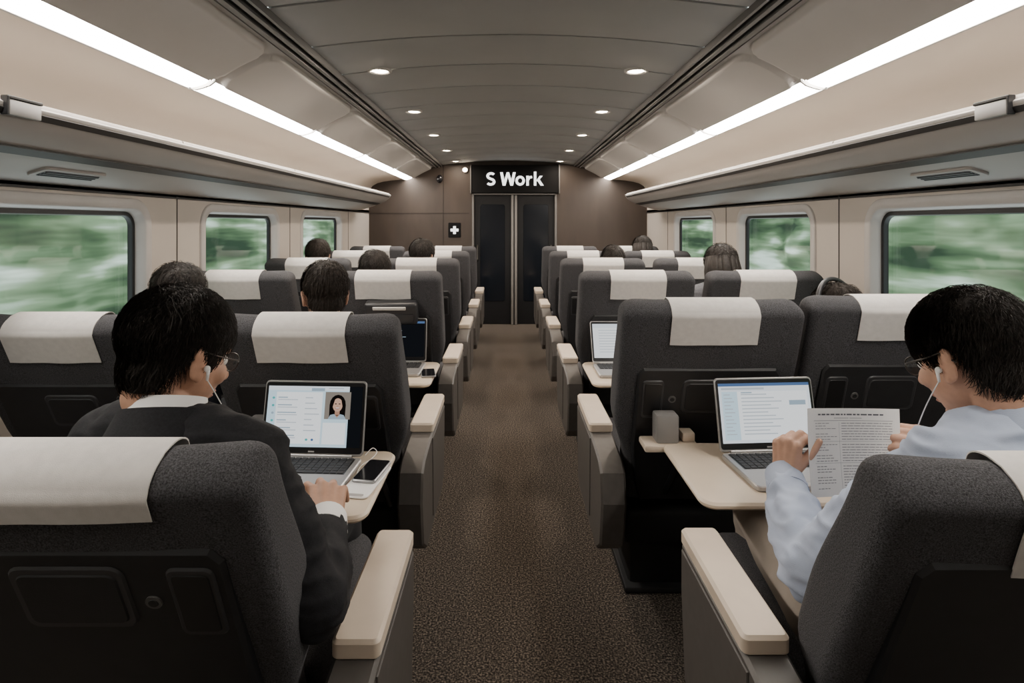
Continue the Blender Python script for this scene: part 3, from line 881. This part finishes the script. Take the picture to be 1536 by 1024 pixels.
def hair_mesh(c, R, s, long=False, strands=800, seed=1, mat='hair', fringe=.0, sw=1.0):
    rnd = random.Random(seed); o = V((0, -.015, .02))
    def hit(d):
        best = .02
        for ec, er in EL:
            q = o-V(ec); a = sum((d[i]/er[i])**2 for i in range(3)); b = 2*sum(q[i]*d[i]/er[i]**2 for i in range(3)); cc = sum((q[i]/er[i])**2 for i in range(3))-1
            D = b*b-4*a*cc
            if D > 0:
                t = (-b+sqrt(D))/(2*a)
                if t > best: best = t
        return best
    def line(p):
        y = p.y
        pts = [(-.2, -.098), (-.07, -.096), (-.045, -.074), (-.034, -.034), (-.022, .010), (.006, .016), (.020, -.012), (.034, -.010), (.042, .030), (.065, .052-fringe), (.2, .060-fringe)]
        for (a, za), (b, zb) in zip(pts, pts[1:]):
            if a <= y <= b: return za+(zb-za)*(y-a)/(b-a)
        return .06
    T = lambda p: V(c)+R @ (V(p)*s)
    mb = MB(); vs, fs = usph(72, 54); out = []
    for d in vs:
        t = hit(d); p = o+d*t
        k = sst(-.006, .008, p.z-line(p))
        nn = .002*noise.noise(V((p.x*60, p.y*60, p.z*18)))+.0055*noise.noise(V((p.x*24, p.y*24, p.z*20+seed)))
        out.append(T(o+d*((t+nn)*(.80+.20*k))))
    mb.add(out, fs)
    crown = V((.012, -.062, .125))
    cnt = 0
    while cnt < strands:
        d = V((rnd.gauss(0, 1), rnd.gauss(0, 1), rnd.gauss(.25, 1))).normalized()
        t = hit(d); p = o+d*t
        if p.z < line(p)+.004: continue
        cnt += 1
        L = rnd.uniform(.018, .044); n = 5; w = rnd.uniform(.0018, .0038)*sw; lift = rnd.uniform(.0005, .0105)
        clump = .05*noise.noise(p*38)
        tang = (p-crown); tang = tang-d*tang.dot(d); tang += V((rnd.gauss(0, .05)+clump, rnd.gauss(0, .05)+clump*.6, -.03)); tang = (tang-d*tang.dot(d)).normalized()
        A = []; B = []
        q = p
        for i in range(n):
            f = i/(n-1); dd = (q-o).normalized(); base = o+dd*(hit(dd)+.0002+lift*sin(f*pi*.65))
            sd = dd.cross(tang).normalized()*w*(1-f*.92)
            A.append(T(base-sd)); B.append(T(base+sd+dd*.0008))
            q = q+tang*L/(n-1); 
            tang = (tang+V((0, 0, -.10))); tang = (tang-dd*tang.dot(dd)).normalized()
        mb.loft([A, B], False, False)
    if long:
        for k in range(60):
            a = radians(180+rnd.uniform(-115, 115)) 
            x, y = .078*sin(a), -.03+.085*cos(a)
            pts = [T((x*.92, y*.92, .05)), T((x*1.06, y*1.05-.01, -.03)), T((x*1.08, y*1.0-.012, -.11)), T((x*.95, y*.95-.01, -.19-rnd.uniform(0, .03)))]
            mb.tube(pts, [.016*s, .017*s, .015*s, .004*s], 7)
    return mb.mesh('hair', mat, 180 if long else 60, False)
def torso(mb, J, yaw, g=0):
    R = Matrix.Rotation(radians(-yaw), 3, 'Z')
    pe, ch, nk = V(J['pelvis']), V(J['chest']), V(J['neck'])
    mb.ell(pe, (.165+g, .118+g, .105+g), R, 24, 16)
    for f in (.25, .5, .75): mb.ell(pe.lerp(ch, f), (.142+.012*f+g, .108+.006*f+g, .10+g), R, 24, 16)
    mb.ell(ch, (.158+g, .118+g, .145+g), R, 24, 16)
    up = ch.lerp(nk, .55)
    mb.ell(up, (.14+g, .092+g, .075+g), R, 24, 16)
    for k in ('shL', 'shR'):
        sh = V(J[k]); mb.limb([nk.lerp(ch, .12), nk.lerp(sh, .55)+V((0, 0, .004)), sh], [.052+g*.7, .056+g*.8, .064+g], 16)
        mb.limb([ch, sh], [.10+g, .066+g], 16)
def arm(mb, sh, el, wr, g=0, end=1.0):
    sh, el, wr = V(sh), V(el), V(wr); w2 = el.lerp(wr, end)
    mb.limb([sh, sh.lerp(el, .45), el, el.lerp(wr, .35), w2], [.060+g, .051+g, .042+g, .042+g, .029+g*.8], 16)
def leg(mb, hip, kn, an, g=0, end=1.0):
    hip, kn, an = V(hip), V(kn), V(an); e = kn.lerp(an, end)
    mb.limb([hip, hip.lerp(kn, .5), kn, kn.lerp(an, .3), e], [.088+g, .076+g, .058+g, .056+g, .038+g], 16)
def band(p0, p1, r0, r1, th, mat, name):
    p0, p1 = V(p0), V(p1); x, y = frame_of(p1-p0); N = 28; mb = MB()
    rg = lambda p, r: [p+x*r*cos(2*pi*i/N)+y*r*sin(2*pi*i/N) for i in range(N)]
    mb.loft([rg(p0, r0-th), rg(p0, r0), rg(p1, r1), rg(p1, r1-th), rg(p0, r0-th)], True, False)
    return mb.mesh(name, mat, 50)
def person(loc, label, J, yaw, hyaw, hpitch, hroll, hands, top, topname, trousers, skin='skin', hairmat='hair', long=False, vox=.003, strands=800, seed=1, collar=None, cuff=None, disp=.005, dscale=13, fringe=0, hs=1.0, wrist_end=.93, group=None, sw=1.0, topcollar=None, sleeve=.014):
    root = tag(empty('person', loc), label, 'person', group)
    R = Matrix.Rotation(radians(-hyaw), 3, 'Z') @ Matrix.Rotation(radians(-hpitch), 3, 'X') @ Matrix.Rotation(radians(hroll), 3, 'Y')
    hc = V(J['head'])
    mb = MB(); head_parts(mb, hc, R, hs, J['neck']); torso(mb, J, yaw, -.018)
    for k, sd in (('L', -1), ('R', 1)):
        arm(mb, J['sh'+k], J['el'+k], J['wr'+k], -.006)
        hd = hands[k]; hand(mb, J['wr'+k], hd['d'], hd['n'], sd, **{a: b for a, b in hd.items() if a not in 'dn'})
        leg(mb, J['hip'+k], J['kn'+k], J['an'+k], -.006)
    body = put('body', remesh(mb, vox, 3, skin, 0, name='body'), root)
    mb = MB(); torso(mb, J, yaw, .012)
    for k in 'LR': arm(mb, J['sh'+k], J['el'+k], J['wr'+k], sleeve, wrist_end)
    put(topname, remesh(mb, .0055, 5, top, disp, dscale, name=topname), root)
    mb = MB(); R2 = Matrix.Rotation(radians(-yaw), 3, 'Z'); mb.ell(V(J['pelvis'])-V((0, 0, .01)), (.170, .122, .095), R2)
    for k in 'LR': leg(mb, J['hip'+k], J['kn'+k], J['an'+k], .010, .95)
    put('trousers', remesh(mb, .009, 6, trousers, .005, 9, name='trousers'), root)
    for k in 'LR':
        an = V(J['an'+k]); mb = MB()
        mb.ell(an+V((0, .02, -.035)), (.045, .075, .042)); mb.ell(an+V((0, .11, -.045)), (.046, .085, .032)); mb.box(an+V((0, .07, -.069)), (.085, .25, .018), .008)
        put('shoe', remesh(mb, .007, 3, 'shoe', 0, name='shoe'), root)
    put('hair', hair_mesh(hc, R, hs, long, strands, seed, hairmat, fringe, sw), root)
    T = lambda p: hc+R @ (V(p)*hs)
    for q in (-1, 1):
        mb = MB(); mb.ell(T((q*.031, .080, .000)), (.0125*hs,)*3, R, 20, 14); mb.ell(T((q*.031, .0888, .000)), (.0058*hs, .0045*hs, .0058*hs), R, 16, 10, 1)
        put('eye', mb.mesh('eye', ['eye_white', 'iris'], 180), root)
        mb = MB(); mb.tube([T((q*.014, .098, .021)), T((q*.030, .096, .026)), T((q*.048, .084, .022))], [.003*hs, .0035*hs, .002*hs], 8)
        put('eyebrow', mb.mesh('eyebrow', 'hair', 180), root)
    mb = MB(); mb.ell(T((0, .0965, -.063)), (.0215*hs, .0085*hs, .0055*hs), R); mb.ell(T((0, .0945, -.073)), (.018*hs, .0085*hs, .006*hs), R)
    put('lips', mb.mesh('lips', 'lip', 180), root)
    nk = V(J['neck']); ax = (hc-nk).normalized()
    if collar: put('shirt_collar', band(nk-ax*.012, nk+ax*.036, .076, .064, .004, collar, 'shirt_collar'), root)
    if topcollar: put('jacket_collar', band(nk-ax*.040, nk+ax*.014, .098, .080, .007, topcollar, 'jacket_collar'), root)
    if cuff:
        for k in 'LR':
            e, w = V(J['el'+k]), V(J['wr'+k]); put('shirt_cuff', band(e.lerp(w, .82), e.lerp(w, 1.04), .046, .042, .004, cuff, 'shirt_cuff'), root)
    return root, R, hc, hs

def rel(d, o): return {k: V(v)-V(o) for k, v in d.items()}
o1 = (-.61, 1.14, 0)
J1 = rel(dict(pelvis=(-.61, 1.19, .535), chest=(-.630, 1.095, .765), neck=(-.640, 1.075, .935), head=(-.645, 1.120, 1.048), shL=(-.770, 1.12, .862), shR=(-.485, 1.055, .858), elL=(-.82, 1.22, .62), wrL=(-.665, 1.345, .650), elR=(-.335, .990, .645), wrR=(-.382, 1.205, .672),
    hipL=(-.69, 1.2, .50), knL=(-.74, 1.60, .50), anL=(-.74, 1.57, .08), hipR=(-.53, 1.2, .50), knR=(-.48, 1.60, .50), anR=(-.47, 1.57, .08)), o1)
h1 = dict(L=dict(d=(.35, .9, -.05), n=(0, .05, 1), curl=(18, 25, 18)), R=dict(d=(-.26, .90, .34), n=(.20, -.32, .92), curl=(30, 28, 16), spread=.17, tb=(.85, .6, -.1), k=1.06))
p1, R1, hc1, hs1 = person(o1, 'man in a black suit typing on a laptop, wearing glasses and white earphones', J1, 18, 27, 20, 2, h1, 'suit', 'jacket', 'trouser_dark', 'skin', 'hair', seed=4, collar='shirt_white', cuff='shirt_white', strands=9000, sw=.26, hs=.97, wrist_end=.86, topcollar='suit', disp=.010, dscale=14)
o2 = (.80, 1.14, 0)
J2 = rel(dict(pelvis=(.79, 1.19, .535), chest=(.915, 1.080, .750), neck=(.938, 1.065, .925), head=(.905, 1.118, 1.043), shL=(.800, 1.035, .852), shR=(1.12, 1.05, .868), elL=(.608, 1.150, .605), wrL=(.664, 1.378, .690), elR=(1.15, 1.20, .63), wrR=(1.062, 1.375, .745),
    hipL=(.68, 1.2, .50), knL=(.70, 1.60, .50), anL=(.72, 1.57, .08), hipR=(.88, 1.2, .50), knR=(.96, 1.60, .50), anR=(.96, 1.57, .08)), o2)
h2 = dict(L=dict(d=(.14, .12, .96), n=(-.86, -.45, .15), curl=(58, 50, 25), spread=.03, tb=(.45, .80, -.40), tcurl=.25, k=.93), R=dict(d=(-.82, .08, .38), n=(.36, -.74, .50), curl=(30, 35, 22), spread=.04, tb=(.45, .8, -.3), tcurl=.3))
p2, R2_, hc2, hs2 = person(o2, 'man in a light blue shirt reading printed sheets, wearing glasses and earphones', J2, -22, -16, 23, -2, h2, 'shirt_blue', 'shirt', 'trouser_khaki', 'skin_warm', 'hair', seed=9, collar='shirt_blue', cuff='shirt_blue', strands=9000, sw=.26, fringe=.035, hs=.98, wrist_end=.88, disp=.012, dscale=16, sleeve=.017)

def glasses(o, R, hc, hs, label):
    root = tag(empty('glasses', V(o)+hc), label, 'glasses')
    T = lambda p: R @ (V(p)*hs)
    mb = MB()
    for q in (-1, 1):
        mb.tube([T((q*.034+.024*cos(2*pi*i/24), .104-.003*abs(cos(2*pi*i/24)), .000+.019*sin(2*pi*i/24))) for i in range(24)], .0014*hs, 8, True)
    mb.tube([T((-.010, .106, .003)), T((0, .110, .006)), T((.010, .106, .003))], .0013, 8)
    put('frame', mb.mesh('frame', 'gold_frame', 180), root)
    for q in (-1, 1):
        mb = MB(); mb.tube([T((q*.058, .100, .004)), T((q*.074, .085, .006)), T((q*.0835, .03, .008)), T((q*.088, -.004, .012)), T((q*.086, -.028, -.010))], .0015*hs, 8)
        put('temple', mb.mesh('temple', 'gold_frame', 180), root)
        mb = MB(); mb.quad([T((q*.034+.0235*cos(2*pi*i/24), .1025, .0185*sin(2*pi*i/24))) for i in range(24)]); put('lens', mb.mesh('lens', 'glass', 0, False), root)
glasses(o1, R1, hc1, hs1, 'thin dark rimmed glasses on the man in the black suit')
glasses(o2, R2_, hc2, hs2, 'thin dark rimmed glasses on the man in the blue shirt')
def earphones(o, R, hc, hs, q, end, label):
    root = tag(empty('earphones', V(o)+hc), label, 'earphones')
    T = lambda p: R @ (V(p)*hs)
    mb = MB(); mb.ell(T((q*.088, .010, -.018)), (.006,)*3); mb.limb([T((q*.090, .012, -.02)), T((q*.089, .017, -.038))], [.0035, .0025], 10)
    put('earbud', mb.mesh('earbud', 'white_plastic', 180), root)
    a = T((q*.089, .017, -.038)); e = V(end)-V(o)-hc; pts = []
    for i in range(20):
        t = i/19; p = a.lerp(e, t); p += V((q*.014*sin(t*pi), .02*sin(t*pi), -.045*sin(t*pi)+.006*sin(t*9))); pts.append(p)
    mb = MB(); mb.tube(pts, .0010, 8); put('cord', mb.mesh('cord', 'white_plastic', 180), root)
earphones(o1, R1, hc1, hs1, 1, (-.545, 1.205, .78), 'white earphones in the ear of the man in the black suit')
earphones(o2, R2_, hc2, hs2, -1, (.835, 1.19, .78), 'white earphones in the ear of the man in the blue shirt')

# other passengers
JG = dict(pelvis=(0, .13, .535), chest=(0, .085, .775), neck=(0, .075, .935), head=(0, .115, 1.055), shL=(-.17, .08, .875), shR=(.17, .08, .875), elL=(-.22, .20, .62), wrL=(-.10, .40, .635), elR=(.22, .20, .62), wrR=(.10, .40, .635),
    hipL=(-.08, .16, .50), knL=(-.10, .53, .50), anL=(-.10, .50, .08), hipR=(.08, .16, .50), knR=(.10, .53, .50), anR=(.10, .50, .08))
hg = dict(L=dict(d=(.25, .95, -.15), n=(0, .1, 1)), R=dict(d=(-.25, .95, -.15), n=(0, .1, 1)))
gp = 'passengers farther up the carriage'
gen = {}
gen['a'], RA, hcA, hsA = person((0, 0, 0), 'x', JG, 0, 12, 12, 0, hg, 'knit_navy', 'jumper', 'trouser_dark', vox=.006, strands=1800, seed=21, disp=.004, sw=.5)
gen['b'], RB, hcB, hsB = person((0, 0, 0), 'x', JG, 0, -15, 14, 0, hg, 'knit_grey', 'jumper', 'trouser_dark', skin='skin_warm', hairmat='hair_brown', vox=.006, strands=1800, seed=22, disp=.004, sw=.5)
gen['c'], RC, hcC, hsC = person((0, 0, 0), 'x', JG, 0, 5, 10, 0, hg, 'knit_grey', 'jumper', 'trouser_dark', hairmat='hair', long=True, vox=.006, strands=1200, seed=23, disp=.004, sw=.5)
used = set()
def passenger(kind, x, row, sc, rz, label):
    o = gen[kind] if kind not in used else copy_tree(gen[kind]); used.add(kind)
    o.location = (x, P0+PITCH*row+.02, 0); o.scale = (sc,)*3; o.rotation_euler = (0, 0, radians(rz)); tag(o, label, 'person', gp)
    return o
passenger('a', -1.26, 1, .97, 0, 'short haired passenger in the left window seat ahead of the suited man')
passenger('b', -.69, 1, .975, 6, 'dark haired passenger seated just in front of the suited man\'s laptop')
passenger('b', -1.43, 3, 1.0, -8, 'dark haired passenger by the far left window, head above a white cloth')
passenger('a', -.73, 2, .97, 10, 'passenger left of the aisle two rows ahead of the suited man')
passenger('a', -.65, 3, 1.0, -6, 'farthest passenger left of the aisle, black hair above the seats')
pw = passenger('c', 1.20, 2, 1.0, 0, 'long haired passenger by the second right window')
PHS = .905
ph = passenger('b', 1.27, 1, PHS, 8, 'passenger with black headphones in the right window seat, only hair top showing')
passenger('a', .78, 3, .96, 0, 'passenger right of the aisle with head low behind a white cloth')
passenger('c', 1.24, 4, 1.0, 0, 'farthest passenger on the right, dark hair close to the end wall')
Rz = Matrix.Rotation(radians(8), 3, 'Z'); hcw = Rz @ (hcB*PHS)+V(ph.location)
root = tag(empty('headphones', hcw), 'black over ear headphones on the passenger in the right window seat', 'headphones')
RH = Rz @ RB
mb = MB(); mb.tube([RH @ V((.100*cos(a), -.012, .02+.112*sin(a))) for a in [pi*i/24 for i in range(25)]], .009, 10); put('headband', mb.mesh('headband', 'shell_edge', 180), root)
for q in (-1, 1):
    mb = MB(); mb.ell(RH @ V((q*.093, -.008, -.008)), (.02, .036, .042), RH); put('ear_cup', mb.mesh('ear_cup', 'shell', 180), root)

# ------------------------------------------------------------------ light and camera
w = bpy.data.worlds.new('World'); bpy.context.scene.world = w; w.use_nodes = True
bg = w.node_tree.nodes['Background']; bg.inputs['Color'].default_value = (.92, .97, 1.0, 1); bg.inputs['Strength'].default_value = 2.8

cam = bpy.data.cameras.new('Camera'); co = bpy.data.objects.new('Camera', cam); C.objects.link(co)
co.location = (0, 0, 1.3); co.rotation_euler = (radians(90), 0, 0)
cam.sensor_width = 36
zx, zy, zs = ZOOM if ZOOM else (768, 512, 1)
cam.lens = 36*860/1536*zs
cam.shift_x = (zx-762)*zs/1536; cam.shift_y = (335-zy)*zs/1536
cam.clip_start = .02
bpy.context.scene.camera = co
